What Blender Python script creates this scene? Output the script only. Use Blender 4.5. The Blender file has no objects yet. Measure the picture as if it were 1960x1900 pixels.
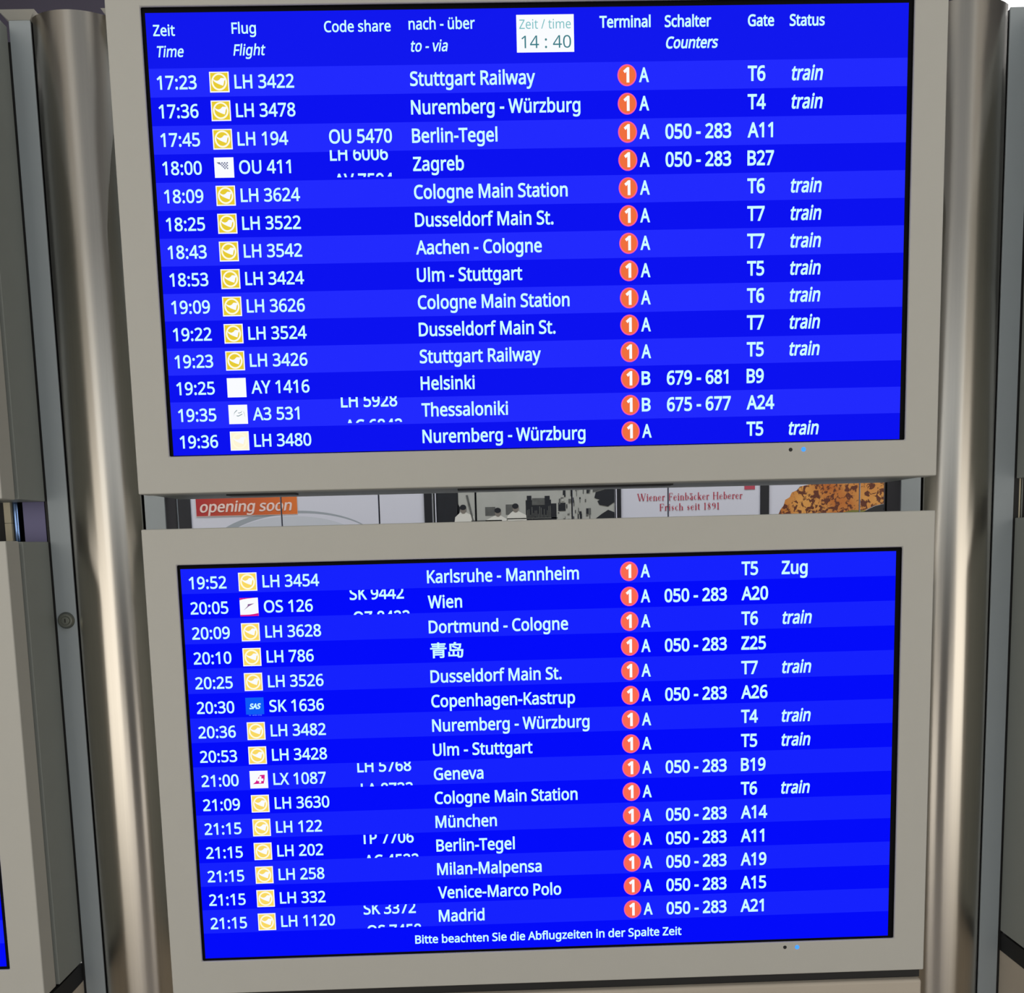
import bpy, bmesh, math, random
from mathutils import Matrix, Vector
random.seed(7)
SC = bpy.context.scene
COL = SC.collection
Z0 = 1.70                      # height of the middle of the display pair above the floor

# ---------------------------------------------------------------- camera
cam = bpy.data.cameras.new('camera')
cam.sensor_width = 36.0
cam.lens = 36.0 * 1880.0 / 1960.0
cam.shift_y = 311.5 / 1960.0
cam.clip_start = 0.05
cam_ob = bpy.data.objects.new('camera', cam)
COL.objects.link(cam_ob)
RT = Vector((0.9994008618817148, -0.02414992287932969, -0.02479311386268221))
FW = Vector((0.02102510320308658, 0.9926280201176204, -0.11936313799776109))
UP = Vector((0.027492950103345674, 0.11877034521417974, 0.9925410534543746))
M = Matrix.Identity(4)
for i in range(3):
    M[i][0] = RT[i]; M[i][1] = UP[i]; M[i][2] = -FW[i]
M[0][3], M[1][3], M[2][3] = -0.0770270555875509, -1.4107403794837599, Z0 - 0.05351495617599325
cam_ob.matrix_world = M
SC.camera = cam_ob

# ---------------------------------------------------------------- world, lights, exposure
w = bpy.data.worlds.new('World'); SC.world = w; w.use_nodes = True
w.node_tree.nodes['Background'].inputs[0].default_value = (0.55, 0.58, 0.65, 1)
w.node_tree.nodes['Background'].inputs[1].default_value = 0.05
SC.view_settings.view_transform = 'Standard'
SC.view_settings.look = 'None'
SC.view_settings.exposure = 0.0
SC.view_settings.gamma = 1.0
SC.view_settings.use_curve_mapping = False

def area_light(name, loc, target, sx, sy, watts, color):
    l = bpy.data.lights.new(name, 'AREA'); l.shape = 'RECTANGLE'; l.size = sx; l.size_y = sy
    l.energy = watts; l.color = color
    o = bpy.data.objects.new(name, l); COL.objects.link(o)
    o.location = loc
    d = Vector(target) - Vector(loc)
    o.rotation_euler = d.to_track_quat('-Z', 'Y').to_euler()
    return o
# the two bright shop fronts of the hall behind the photographer, then added fill lamps
area_light('shop_front_light_left', (-4.3, -4.0, 3.0), (-4.3, 0, 3.0), 6.0, 5.8, 192, (1.0, 0.95, 0.86))
area_light('shop_front_light_right', (3.8, -4.0, 3.0), (3.8, 0, 3.0), 3.9, 5.8, 130, (1.0, 0.95, 0.86))
area_light('band_fill_left', (-1.0, -4.0, .75), (-1.0, 0, .75), 1.1, 1.3, 10, (1.0, 0.95, 0.88))  # low panel added to widen the reflected band on the left column
area_light('band_fill_right', (1.35, -4.0, .75), (1.35, 0, .75), 1.0, 1.3, 8.5, (1.0, 0.95, 0.88))  # same added panel for the right column, no real counter
area_light('overhead_fill', (0, -3.0, 6.1), (0, -3.0, 0), 5.0, 1.6, 45, (0.88, 0.95, 1.0))  # weak fill from above, an added lamp
area_light('poster_fill', (0.2, 1.2, 4.6), (0.2, 2.2, 0), 4.0, 0.6, 95, (0.93, 0.95, 1.0))  # added lamp that keeps the poster wall bright

# ---------------------------------------------------------------- materials
def lin(c):
    return tuple((x/255/12.92 if x/255 <= .04045 else ((x/255+.055)/1.055)**2.4) for x in c)
MATS = {}
def mat(name, rgb, rough=.6, metal=0., noise=0., nscale=40., bump=0., bscale=300., spec=.5, aniso=0., stretch=None):
    m = bpy.data.materials.new(name); m.use_nodes = True; nt = m.node_tree
    b = nt.nodes['Principled BSDF']
    c = lin(rgb)
    b.inputs['Base Color'].default_value = (*c, 1); b.inputs['Roughness'].default_value = rough
    b.inputs['Metallic'].default_value = metal; b.inputs['Specular IOR Level'].default_value = spec
    tc = nt.nodes.new('ShaderNodeTexCoord')
    if noise:
        n = nt.nodes.new('ShaderNodeTexNoise'); n.inputs['Scale'].default_value = nscale; n.inputs['Detail'].default_value = 4
        src = tc.outputs['Object']
        if stretch:
            mp = nt.nodes.new('ShaderNodeMapping'); mp.inputs['Scale'].default_value = stretch
            nt.links.new(src, mp.inputs[0]); src = mp.outputs[0]
        nt.links.new(src, n.inputs['Vector'])
        mx = nt.nodes.new('ShaderNodeMix'); mx.data_type = 'RGBA'
        mx.inputs['A'].default_value = (*[x*(1-noise) for x in c], 1); mx.inputs['B'].default_value = (*[min(1, x*(1+noise)) for x in c], 1)
        nt.links.new(n.outputs['Fac'], mx.inputs['Factor']); nt.links.new(mx.outputs['Result'], b.inputs['Base Color'])
    if bump:
        n2 = nt.nodes.new('ShaderNodeTexNoise'); n2.inputs['Scale'].default_value = bscale
        nt.links.new(tc.outputs['Object'], n2.inputs['Vector'])
        bp = nt.nodes.new('ShaderNodeBump'); bp.inputs['Strength'].default_value = bump; bp.inputs['Distance'].default_value = .0005
        nt.links.new(n2.outputs['Fac'], bp.inputs['Height']); nt.links.new(bp.outputs[0], b.inputs['Normal'])
    MATS[name] = m
    return m
def emit(name, rgb, strength=1.):
    m = bpy.data.materials.new(name); m.use_nodes = True; nt = m.node_tree; nt.nodes.clear()
    e = nt.nodes.new('ShaderNodeEmission'); o = nt.nodes.new('ShaderNodeOutputMaterial')
    e.inputs[0].default_value = (*lin(rgb), 1); e.inputs[1].default_value = strength
    nt.links.new(e.outputs[0], o.inputs[0]); MATS[name] = m
    return m
BEZEL = mat('powder_coated_cream_steel', (175, 174, 168), .55, 0, .02, 25, .12, 900)
CASE = mat('grey_casing_paint', (132, 137, 134), .5, 0, .04, 20, .1, 900)
STRIP = mat('grey_blue_post_paint', (152, 161, 167), .5, 0, .03, 30, .1, 900)
STEEL = mat('brushed_stainless_steel', (216, 209, 198), .30, 1, .05, 6, stretch=(60, 60, .6))
_b = STEEL.node_tree.nodes['Principled BSDF']; _b.inputs['Anisotropic'].default_value = .98; _b.inputs['Anisotropic Rotation'].default_value = .25
_t = STEEL.node_tree.nodes.new('ShaderNodeTangent'); _t.direction_type = 'RADIAL'; _t.axis = 'Z'
STEEL.node_tree.links.new(_t.outputs[0], _b.inputs['Tangent'])
DARK = mat('black_plastic_and_gap_shade', (14, 14, 16), .6)  # plastic parts, and the shade filled in above the cabinets
LCDB = mat('black_screen_border', (6, 6, 10), .7, spec=.08)
LOCKM = mat('dull_zinc_lock', (120, 124, 118), .35, .8)
DUCT = mat('dark_brown_grey_duct', (26, 22, 25), .6)
CREAM = mat('cream_cable_duct', (200, 192, 168), .6, 0, .08, 60)
PIPE = mat('polished_pipe_blue_highlight', (120, 150, 200), .2, 1)  # base colour carries the blue highlight on a dark pipe
PLATE = mat('metal_plate_screen_blue_light', (84, 82, 112), .35, .6)  # blue cast of the displays is put into the plate's colour
DIRTY = mat('beige_cabinet_paint', (176, 167, 154), .55, 0, .05, 12, .1, 900)
FLOOR = mat('grey_terrazzo', (190, 186, 176), .15, 0, .1, 60)
WALL = mat('dark_violet_grey_wall', (48, 43, 56), .8, 0, .08, 4)
WALLF = mat('warm_grey_wall', (84, 77, 68), .8, 0, .06, 2)
CEIL = mat('grey_ceiling', (120, 118, 116), .85)
LIT = emit('luminous_panel', (255, 255, 255), 4.)
# screens
HDR_ = emit('screen_blue_header', (17, 24, 238)); UL = emit('screen_blue_light', (34, 42, 254)); UD = emit('screen_blue_dark', (12, 18, 240))
LL_ = emit('screen_blue_light_lower', (22, 34, 254)); LD = emit('screen_blue_dark_lower', (4, 12, 250))
TXT = emit('screen_text_cyan_white', (205, 255, 255)); WHT = emit('screen_white', (250, 252, 255))
TEAL = emit('screen_clock_digits', (60, 125, 135)); TEAL2 = emit('screen_clock_label', (120, 190, 195))
ORG = emit('badge_orange', (240, 112, 62)); ORG2 = emit('badge_orange_lower', (250, 108, 80)); PNK = emit('badge_pink_rim', (255, 96, 150))
YEL = emit('logo_yellow', (232, 205, 52)); YEL2 = emit('logo_pale_yellow', (250, 218, 100)); YEL3 = emit('logo_washed_yellow', (255, 246, 215))
CRM = emit('logo_cream', (255, 252, 225)); CHK = emit('logo_check_grey', (112, 118, 150)); ARCM = emit('logo_arc_grey', (140, 160, 165))
MAG = emit('logo_magenta', (215, 30, 140)); PUR = emit('logo_purple_arrow', (135, 95, 145)); SASB = emit('logo_bright_blue', (14, 92, 246)); SASL = emit('logo_dim_letters', (80, 130, 255))
LEDM = emit('blue_led_light', (60, 140, 255), 1.6)

# ---------------------------------------------------------------- helpers
def put(name, me, parent=None, loc=(0, 0, 0), label=None):
    o = bpy.data.objects.new(name, me); COL.objects.link(o); o.location = loc
    if parent is not None: o.parent = parent
    if label: o['label'] = label
    return o
def origin(o):
    v = Vector((0, 0, 0))
    while o is not None:
        v = v + o.location; o = o.parent
    return v
def thing(name, label, cat, loc, group=None, kind=None):
    o = bpy.data.objects.new(name, None); o.empty_display_size = .05; COL.objects.link(o); o.location = loc
    o['label'] = label; o['category'] = cat
    if group: o['group'] = group
    return o
def bm_obj(name, bm, mats, parent=None, label=None, smooth=False, bevel=0., seg=2):
    """bm holds world coordinates; shifted to the parent's origin"""
    off = origin(parent) if parent is not None else Vector((0, 0, 0))
    bm.normal_update()
    for v in bm.verts: v.co -= off
    me = bpy.data.meshes.new(name); bm.to_mesh(me); bm.free()
    for m in (mats if isinstance(mats, (list, tuple)) else [mats]): me.materials.append(m)
    if smooth:
        for p in me.polygons: p.use_smooth = True
    o = put(name, me, parent, label=label)
    if bevel:
        md = o.modifiers.new('bevel', 'BEVEL'); md.width = bevel; md.segments = seg; md.limit_method = 'ANGLE'; md.angle_limit = math.radians(40)
        md.harden_normals = True
        for p in me.polygons: p.use_smooth = True
    return o
def box(bm, x0, x1, y0, y1, z0, z1, mi=0):
    vs = [bm.verts.new(c) for c in ((x0,y0,z0),(x1,y0,z0),(x1,y1,z0),(x0,y1,z0),(x0,y0,z1),(x1,y0,z1),(x1,y1,z1),(x0,y1,z1))]
    for f in ((0,1,5,4),(1,2,6,5),(2,3,7,6),(3,0,4,7),(4,5,6,7),(3,2,1,0)):
        bm.faces.new([vs[i] for i in f]).material_index = mi
def boxo(name, dims, m, parent=None, bevel=0., label=None):
    bm = bmesh.new(); box(bm, *dims); return bm_obj(name, bm, m, parent, label, bevel=bevel)
def quad(bm, x0, x1, z0, z1, y, mi=0):
    f = bm.faces.new([bm.verts.new(c) for c in ((x0,y,z0),(x1,y,z0),(x1,y,z1),(x0,y,z1))]); f.material_index = mi
def poly(bm, pts, y, mi=0):
    try:
        f = bm.faces.new([bm.verts.new((x, y, z)) for x, z in pts]); f.material_index = mi
    except ValueError: pass
def ell(cx, cz, rx, rz, n=28, a0=0, a1=2*math.pi):
    return [(cx+rx*math.cos(a0+(a1-a0)*i/n), cz+rz*math.sin(a0+(a1-a0)*i/n)) for i in range(n)]
def cyl(bm, c, r0, r1, y0, y1, n=32, mi=0):
    """cylinder / cone along y"""
    a = [bm.verts.new((c[0]+r0*math.cos(2*math.pi*i/n), y0, c[1]+r0*math.sin(2*math.pi*i/n))) for i in range(n)]
    b = [bm.verts.new((c[0]+r1*math.cos(2*math.pi*i/n), y1, c[1]+r1*math.sin(2*math.pi*i/n))) for i in range(n)]
    bm.faces.new(a).material_index = mi; bm.faces.new(b[::-1]).material_index = mi
    for i in range(n): bm.faces.new((a[i], b[i], b[(i+1) % n], a[(i+1) % n])).material_index = mi

# ---------------------------------------------------------------- glyph outlines (advance, contours as x, y, x, y ...; units of 1/1000 em)
GL = {
'-': (258, [[32,184,32,246,226,246,226,184]]),
'.': (215, [[58,43,61,69,72,85,88,94,107,97,126,94,142,85,153,69,157,43,153,18,142,2,126,-8,107,-11,88,-8,72,2,61,18]]),
'/': (298, [[290,573,77,0,8,0,221,573]]),
'0': (458, [[419,287,418,242,415,201,409,163,395,112,376,70,349,37,316,12,276,-3,229,-8,170,1,122,27,86,70,60,129,48,176,42,229,39,287,41,346,48,399,58,446,83,504,119,547,167,573,229,581,287,573,335,547,372,504,399,446,410,399,417,346],[110,287,111,238,115,194,121,156,137,111,159,78,190,59,229,52,268,59,298,78,320,110,336,156,343,194,347,238,348,287,347,336,343,380,336,417,320,463,298,495,268,515,229,521,190,515,159,495,137,463,121,417,115,380,111,336]]),
'1': (458, [[285,0,216,0,216,400,216,439,217,470,219,499,196,477,169,455,108,405,71,452,226,573,285,573]]),
'2': (458, [[417,0,38,0,38,59,188,210,261,287,287,320,306,353,318,387,322,424,315,466,294,496,261,514,221,520,181,517,147,506,83,466,45,513,94,548,153,572,186,578,221,581,270,576,313,562,347,540,372,510,388,472,394,428,389,385,375,344,353,305,324,267,247,185,128,67,128,64,417,64]]),
'3': (458, [[395,439,392,403,381,372,363,347,340,326,310,311,277,302,277,298,337,283,379,255,405,214,413,163,407,116,390,74,360,40,318,14,283,2,241,-6,193,-8,110,-1,72,8,36,23,36,89,74,73,114,61,155,54,194,51,260,59,305,81,331,117,339,164,335,197,320,223,297,242,265,255,226,263,179,265,123,265,123,326,180,326,223,329,259,339,286,356,307,377,319,404,323,434,316,471,295,498,262,516,219,521,164,515,117,498,75,473,39,521,73,544,115,563,163,576,218,581,273,576,317,563,352,540,384,495]]),
'4': (458, [[443,130,359,130,359,0,291,0,291,130,17,130,17,190,286,576,359,576,359,193,443,193],[291,374,291,412,293,444,294,474,295,500,292,500,276,468,257,438,86,193,291,193]]),
'5': (458, [[221,351,275,346,322,331,361,307,389,274,407,232,413,183,407,128,387,81,356,43,314,15,261,-2,199,-8,116,0,80,10,51,23,51,90,82,74,121,62,161,55,200,52,239,55,274,65,302,82,323,106,336,137,341,176,332,225,306,262,262,284,197,292,146,288,99,280,64,302,86,573,373,573,373,508,146,508,132,342,169,348]]),
'6': (458, [[44,245,51,342,60,389,75,433,95,474,121,510,155,539,196,562,246,576,306,581,344,579,377,573,377,513,344,520,308,523,257,518,216,504,183,483,158,454,139,419,127,380,115,291,119,291,150,326,170,339,194,350,223,356,255,358,302,353,342,338,375,313,400,279,416,236,421,184,415,129,399,82,372,44,336,15,291,-2,239,-8,199,-4,163,7,130,26,101,54,77,89,59,133,48,185],[238,51,284,59,320,84,343,125,351,184,344,233,324,271,289,295,241,303,205,299,175,287,150,270,131,248,119,223,115,198,123,146,146,99,164,79,185,64,210,55]]),
'7': (458, [[109,0,344,508,35,508,35,573,419,573,419,518,187,0]]),
'8': (458, [[229,581,276,577,318,565,352,546,378,519,395,485,400,443,396,411,385,383,368,359,346,338,291,303,355,265,381,242,401,216,414,185,419,148,413,104,395,65,367,34,330,11,284,-3,231,-8,174,-3,126,10,89,33,61,63,45,101,39,146,43,183,56,214,75,241,99,264,158,299,107,336,87,358,71,383,61,411,58,444,63,485,80,518,107,545,141,565,182,577],[108,145,116,107,138,76,176,55,229,48,281,55,319,76,342,108,350,148,346,174,335,197,317,217,293,235,229,265,217,270,157,237,136,219,121,197,111,173],[228,524,188,518,155,502,134,476,127,441,130,414,141,391,157,373,179,357,232,330,282,357,302,373,317,392,327,414,330,441,323,476,302,502,270,518]]),
'9': (458, [[417,328,410,231,401,183,387,139,366,99,340,63,306,33,265,11,214,-3,154,-8,117,-6,82,0,82,60,115,53,152,50,204,54,245,68,278,90,303,118,322,153,334,192,346,281,341,281,310,247,290,233,266,223,237,216,204,214,158,219,118,235,85,260,61,294,45,336,40,387,46,443,63,491,90,529,127,557,171,575,223,581,262,577,299,565,332,545,361,518,384,483,402,439,413,388],[223,521,178,513,142,488,118,447,110,388,117,339,137,301,171,277,220,269,256,273,286,285,311,303,330,325,342,349,346,374,338,426,315,474,298,493,277,508,252,518]]),
':': (215, [[58,43,61,69,72,85,88,94,107,97,126,94,142,85,153,69,157,43,153,18,142,2,126,-8,107,-11,88,-8,72,2,61,18],[58,387,61,412,72,429,88,438,107,441,126,438,142,429,153,412,157,387,153,362,142,345,126,335,107,332,88,335,72,345,61,362]]),
'A': (512, [[437,0,368,177,141,177,73,0,0,0,224,575,289,575,512,0],[282,415,274,438,263,473,255,500,247,468,238,438,230,415,165,241,346,241]]),
'B': (521, [[241,573,307,569,361,558,404,541,434,515,453,478,459,431,456,399,446,371,431,347,409,328,382,313,350,304,350,300,384,292,415,279,441,261,461,236,474,203,478,163,472,115,454,74,425,42,385,19,337,5,279,0,78,0,78,573],[256,329,318,335,357,352,377,382,384,423,376,463,351,490,308,506,245,511,150,511,150,329],[150,269,150,61,265,61,330,68,371,91,394,125,401,168,398,197,388,221,370,241,344,256,307,266,260,269]]),
'C': (507, [[323,517,280,513,241,502,206,482,178,456,155,423,139,383,129,337,125,286,128,241,135,200,147,164,175,117,213,83,262,62,322,55,394,62,460,78,460,15,393,-2,312,-8,257,-4,208,8,166,28,130,56,101,90,78,131,62,178,52,230,49,287,51,329,57,369,67,406,89,456,120,499,159,534,206,559,261,575,324,581,367,578,409,572,448,561,482,547,453,486,394,508,360,515]]),
'D': (585, [[536,292,533,231,521,177,501,131,474,91,439,58,399,33,351,15,297,4,237,0,78,0,78,573,254,573,309,569,359,558,404,540,443,516,476,484,502,446,521,401,533,350],[460,289,457,337,449,379,435,415,404,457,361,487,308,505,244,511,150,511,150,62,228,62,299,68,357,87,402,119,434,164,454,220]]),
'F': (416, [[150,0,78,0,78,573,398,573,398,509,150,509,150,306,383,306,383,243,150,243]]),
'G': (584, [[326,302,524,302,524,22,431,-1,323,-8,267,-4,217,8,173,28,136,55,105,89,81,130,63,176,52,229,49,286,53,343,65,395,84,442,111,482,145,517,186,544,233,564,286,577,346,581,392,578,437,572,516,547,489,484,421,508,382,515,342,517,298,514,259,505,225,489,181,455,150,409,136,373,127,332,124,286,127,243,134,202,146,166,175,119,216,84,251,68,292,58,340,55,404,59,452,68,452,238,326,238]]),
'H': (594, [[516,0,443,0,443,267,150,267,150,0,78,0,78,573,150,573,150,330,443,330,443,573,516,573]]),
'I': (272, [[239,0,32,0,32,42,99,57,99,515,32,531,32,573,239,573,239,531,172,515,172,57,239,42]]),
'J': (219, [[-3,-152,-37,-150,-63,-142,-63,-81,-35,-87,-5,-89,33,-81,50,-70,63,-53,71,-29,74,3,74,573,146,573,146,9,141,-42,128,-82,105,-113,75,-135,39,-148]]),
'K': (496, [[496,0,411,0,209,273,150,222,150,0,78,0,78,573,150,573,150,290,199,345,249,399,403,573,488,573,261,323]]),
'L': (420, [[78,0,78,573,150,573,150,64,400,64,400,0]]),
'M': (727, [[330,0,142,502,139,502,142,461,144,407,144,347,144,0,78,0,78,573,184,573,361,103,364,103,544,573,650,573,650,0,578,0,578,352,579,408,581,460,584,501,581,501,390,0]]),
'N': (609, [[532,0,447,0,141,476,138,476,141,432,143,378,144,320,144,0,78,0,78,573,161,573,467,99,470,99,468,137,466,193,464,249,464,573,532,573]]),
'O': (626, [[577,287,576,244,570,204,561,166,540,116,510,73,473,38,428,13,375,-3,314,-8,251,-3,196,13,151,39,114,73,85,116,65,167,56,204,51,245,49,288,52,344,62,396,78,442,100,482,130,517,166,545,208,565,258,577,314,581,369,577,417,565,459,545,495,517,524,483,547,442,564,396,574,344],[125,287,127,241,134,200,145,163,171,117,207,83,255,62,314,55,373,62,420,83,456,117,481,163,492,200,499,241,501,287,496,354,481,411,456,457,421,491,373,511,314,518,255,511,207,490,171,457,145,411,134,374,127,333]]),
'P': (485, [[229,573,297,568,352,553,393,528,421,495,439,454,444,404,441,370,433,336,417,306,395,278,364,255,324,238,275,227,216,223,150,223,150,0,78,0,78,573],[223,511,150,511,150,285,208,285,258,288,298,296,330,311,352,334,365,363,370,401,361,449,334,484,289,504]]),
'R': (499, [[236,573,301,568,353,555,393,532,422,500,439,460,444,410,440,368,427,334,408,306,385,285,330,257,487,0,403,0,264,237,150,237,150,0,78,0,78,573],[232,510,150,510,150,298,236,298,296,304,338,325,362,359,370,407,366,440,355,467,336,486,310,500,275,507]]),
'S': (440, [[403,153,396,106,378,66,348,35,307,11,257,-3,198,-8,137,-5,83,4,41,19,41,88,113,65,156,57,201,55,240,57,273,66,298,79,316,98,327,120,330,147,327,173,318,194,302,213,277,230,196,265,131,294,106,311,85,330,69,351,57,375,50,403,48,435,54,477,71,513,99,542,136,563,180,576,231,581,276,578,318,572,389,549,366,487,302,508,266,515,229,517,196,515,169,507,148,494,133,478,124,457,121,434,124,407,133,386,149,367,172,351,246,318,293,299,332,279,362,255,385,228,398,194]]),
'T': (446, [[259,0,187,0,187,509,8,509,8,573,437,573,437,509,259,509]]),
'U': (586, [[513,202,507,146,489,95,459,52,416,20,380,4,338,-5,290,-8,225,-2,171,18,128,50,97,93,78,144,72,204,72,573,144,573,144,201,154,139,182,93,228,64,294,55,342,59,379,73,407,96,427,126,438,161,442,202,442,573,513,573]]),
'V': (481, [[481,573,277,0,204,0,0,573,75,573,204,205,220,160,231,119,241,80,250,119,262,161,277,207,405,573]]),
'W': (746, [[735,573,583,0,510,0,399,375,389,410,380,443,373,471,370,488,367,471,361,443,352,409,342,373,234,0,161,0,10,573,85,573,174,223,183,186,190,151,196,118,201,87,206,119,213,154,222,191,232,227,333,573,407,573,512,225,523,187,532,151,538,117,544,87,550,129,560,175,572,224,660,573]]),
'X': (470, [[467,0,385,0,233,249,79,0,3,0,193,298,15,573,95,573,236,348,377,573,453,573,276,300]]),
'Y': (454, [[227,291,376,573,454,573,263,222,263,0,191,0,191,219,0,573,79,573]]),
'Z': (458, [[427,0,30,0,30,55,332,508,40,508,40,573,419,573,419,518,118,64,427,64]]),
'a': (450, [[231,437,279,433,318,422,347,403,376,358,385,293,385,0,334,0,320,61,317,61,279,22,258,9,234,-1,172,-8,136,-5,103,6,75,23,55,48,41,80,37,119,50,176,87,219,127,238,179,251,243,257,316,259,316,285,310,330,293,359,265,375,227,380,194,378,163,370,106,347,84,400,151,426,190,434],[252,208,184,200,141,182,118,155,110,119,115,87,132,66,157,53,188,49,238,56,279,79,306,117,315,172,315,210]]),
'b': (493, [[139,461,138,410,135,373,139,373,161,398,189,419,226,432,272,437,322,431,365,412,401,381,428,338,444,283,449,215,447,168,439,127,427,91,400,48,365,17,322,-2,272,-8,226,-3,189,10,161,31,139,55,133,55,119,0,68,0,68,609,139,609],[260,379,219,374,188,361,165,339,150,308,142,268,139,217,139,214,142,165,150,125,165,93,202,61,261,51,312,61,348,93,363,126,373,166,376,216,373,265,363,306,348,338,311,368]]),
'c': (385, [[241,-8,187,-2,139,15,99,45,69,87,55,123,47,165,44,213,47,262,56,305,71,342,102,385,142,415,191,432,245,438,309,431,358,415,337,356,292,370,244,376,204,371,172,358,148,335,131,303,120,263,117,213,120,166,131,126,148,94,172,71,202,58,240,53,302,60,351,78,351,15,304,-2]]),
'd': (493, [[221,-8,171,-2,128,17,92,48,65,91,49,146,44,214,49,282,66,338,93,381,128,413,171,432,221,438,253,436,280,429,323,407,354,374,359,374,356,405,354,438,354,609,425,609,425,0,368,0,358,58,354,58,323,24,279,1,252,-6],[232,51,290,60,328,88,348,135,355,200,355,213,352,263,343,304,329,336,291,369,231,379,181,368,146,334,130,300,120,260,117,213,120,165,130,125,146,93,181,61]]),
'e': (452, [[234,438,286,432,329,414,364,385,390,346,406,299,411,244,411,201,117,201,127,137,154,90,197,62,254,52,327,60,392,82,392,20,327,-1,251,-8,194,-2,143,17,101,48,70,91,56,126,47,167,44,212,47,257,55,297,68,333,96,378,134,411,181,431],[233,380,188,372,154,348,130,309,119,257,338,257,335,292,326,322,312,346,292,364,266,376]]),
'f': (276, [[266,375,158,375,158,0,87,0,87,375,12,375,12,408,87,432,87,457,92,507,104,547,124,577,152,597,186,609,227,613,274,609,310,599,292,544,262,552,228,556,197,550,175,532,162,502,158,458,158,430,266,430]]),
'g': (493, [[221,438,261,434,297,422,329,402,355,373,359,373,369,430,425,430,425,-7,420,-63,404,-109,378,-146,341,-172,293,-187,233,-192,147,-186,78,-165,78,-100,111,-114,149,-125,191,-132,237,-134,286,-126,324,-101,347,-63,355,-13,355,4,356,32,358,57,354,57,329,28,299,8,263,-4,221,-8,170,-2,126,18,91,51,65,95,49,149,44,214,49,278,65,332,91,377,126,411,169,431],[230,379,197,374,169,359,147,336,130,303,120,262,117,213,120,165,130,124,146,92,182,60,232,50,262,52,288,58,309,69,326,85,340,105,349,131,356,197,356,214,353,267,343,309,326,340,302,362,270,374]]),
'h': (495, [[139,431,138,399,135,370,140,370,155,391,174,407,221,429,273,437,321,433,360,421,391,400,413,370,426,330,431,280,431,0,361,0,361,275,355,321,338,353,308,372,265,379,222,374,189,360,166,338,150,308,142,269,139,222,139,0,68,0,68,609,139,609]]),
'i': (207, [[139,430,139,0,68,0,68,430],[104,591,119,588,133,580,142,566,145,546,142,526,133,512,119,504,104,501,88,504,75,512,66,526,63,546,66,566,75,580,88,588]]),
'k': (428, [[138,291,137,257,135,221,138,221,152,240,172,264,189,285,326,430,409,430,235,246,421,0,336,0,187,200,138,158,138,0,68,0,68,609,138,609]]),
'l': (207, [[139,0,68,0,68,609,139,609]]),
'm': (750, [[540,438,603,429,649,401,669,371,681,330,685,280,685,0,615,0,615,277,610,321,594,353,567,372,528,379,474,369,438,342,418,298,411,237,411,0,342,0,342,277,339,308,332,333,320,353,303,367,281,376,253,379,215,374,185,360,164,338,150,308,141,269,139,223,139,0,68,0,68,430,125,430,136,371,140,371,155,392,173,409,217,431,266,438,312,433,349,420,378,398,398,366,402,366,427,398,461,420,499,433]]),
'n': (495, [[275,438,322,434,361,421,391,401,413,371,426,330,431,280,431,0,361,0,361,275,355,321,338,353,308,372,265,379,204,368,166,338,146,289,139,223,139,0,68,0,68,430,125,430,136,371,140,371,156,392,175,409,222,431]]),
'o': (485, [[442,216,438,165,428,121,411,82,388,51,359,25,324,7,285,-4,241,-8,200,-4,163,7,129,25,100,51,77,82,59,121,48,165,44,216,47,261,55,301,68,336,97,380,137,412,186,431,244,438,299,431,347,412,387,380,417,336,431,301,439,261],[117,216,120,169,130,128,147,95,172,71,203,56,243,51,282,56,314,71,339,95,356,128,366,169,369,216,365,263,355,303,338,335,314,359,282,374,242,379,185,368,147,335,130,303,120,263]]),
'p': (493, [[273,438,322,432,365,413,401,383,428,339,444,284,449,216,447,170,439,129,427,93,401,49,365,17,322,-2,272,-8,241,-6,213,1,170,24,139,55,134,55,137,20,139,-16,139,-192,68,-192,68,430,126,430,136,371,139,371,170,405,189,419,213,429,240,436],[260,379,221,374,190,362,167,342,152,313,142,275,139,229,139,216,142,167,150,126,165,93,188,70,220,55,261,51,297,56,326,72,348,98,364,131,373,171,376,217,373,262,363,302,348,334,311,367]]),
'r': (331, [[269,438,295,437,319,433,310,368,287,372,264,374,240,371,217,363,195,351,176,334,161,313,149,289,141,261,139,229,139,0,68,0,68,430,126,430,134,351,137,351,170,395,191,413,214,426,240,435]]),
's': (384, [[348,119,343,80,327,49,302,24,268,6,226,-4,176,-8,99,-1,42,19,42,83,104,60,141,52,178,49,224,53,256,66,274,86,280,112,278,128,271,141,239,167,174,196,103,228,76,245,57,266,45,292,41,324,52,372,85,408,118,425,157,435,202,438,275,430,339,409,315,353,258,372,197,380,159,377,131,366,114,350,108,328,111,312,119,298,154,274,219,246,289,215,314,197,333,176,344,150]]),
't': (289, [[212,50,245,53,272,59,272,5,240,-4,200,-8,167,-5,138,4,112,20,91,44,78,79,74,125,74,375,13,375,13,409,75,437,103,528,144,528,144,430,269,430,269,375,144,375,144,127,149,93,163,69,185,54]]),
'u': (495, [[427,430,427,0,370,0,359,57,356,57,340,36,321,20,273,-1,220,-8,173,-4,134,8,103,29,81,59,68,99,63,148,63,430,135,430,135,153,141,108,158,76,188,57,230,51,273,55,306,69,330,91,345,121,354,160,357,206,357,430]]),
'v': (407, [[163,0,0,430,75,430,167,176,180,137,193,96,201,63,204,63,214,96,227,138,241,176,332,430,407,430,244,0]]),
'w': (630, [[346,243,336,276,328,308,321,335,316,357,313,357,308,335,302,307,294,275,284,242,207,1,127,1,9,431,82,431,141,201,153,154,163,109,169,73,172,73,178,97,185,128,193,160,201,188,277,431,354,431,428,188,440,149,451,109,457,74,460,74,466,108,477,153,489,201,549,431,621,431,502,1,419,1]]),
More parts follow.
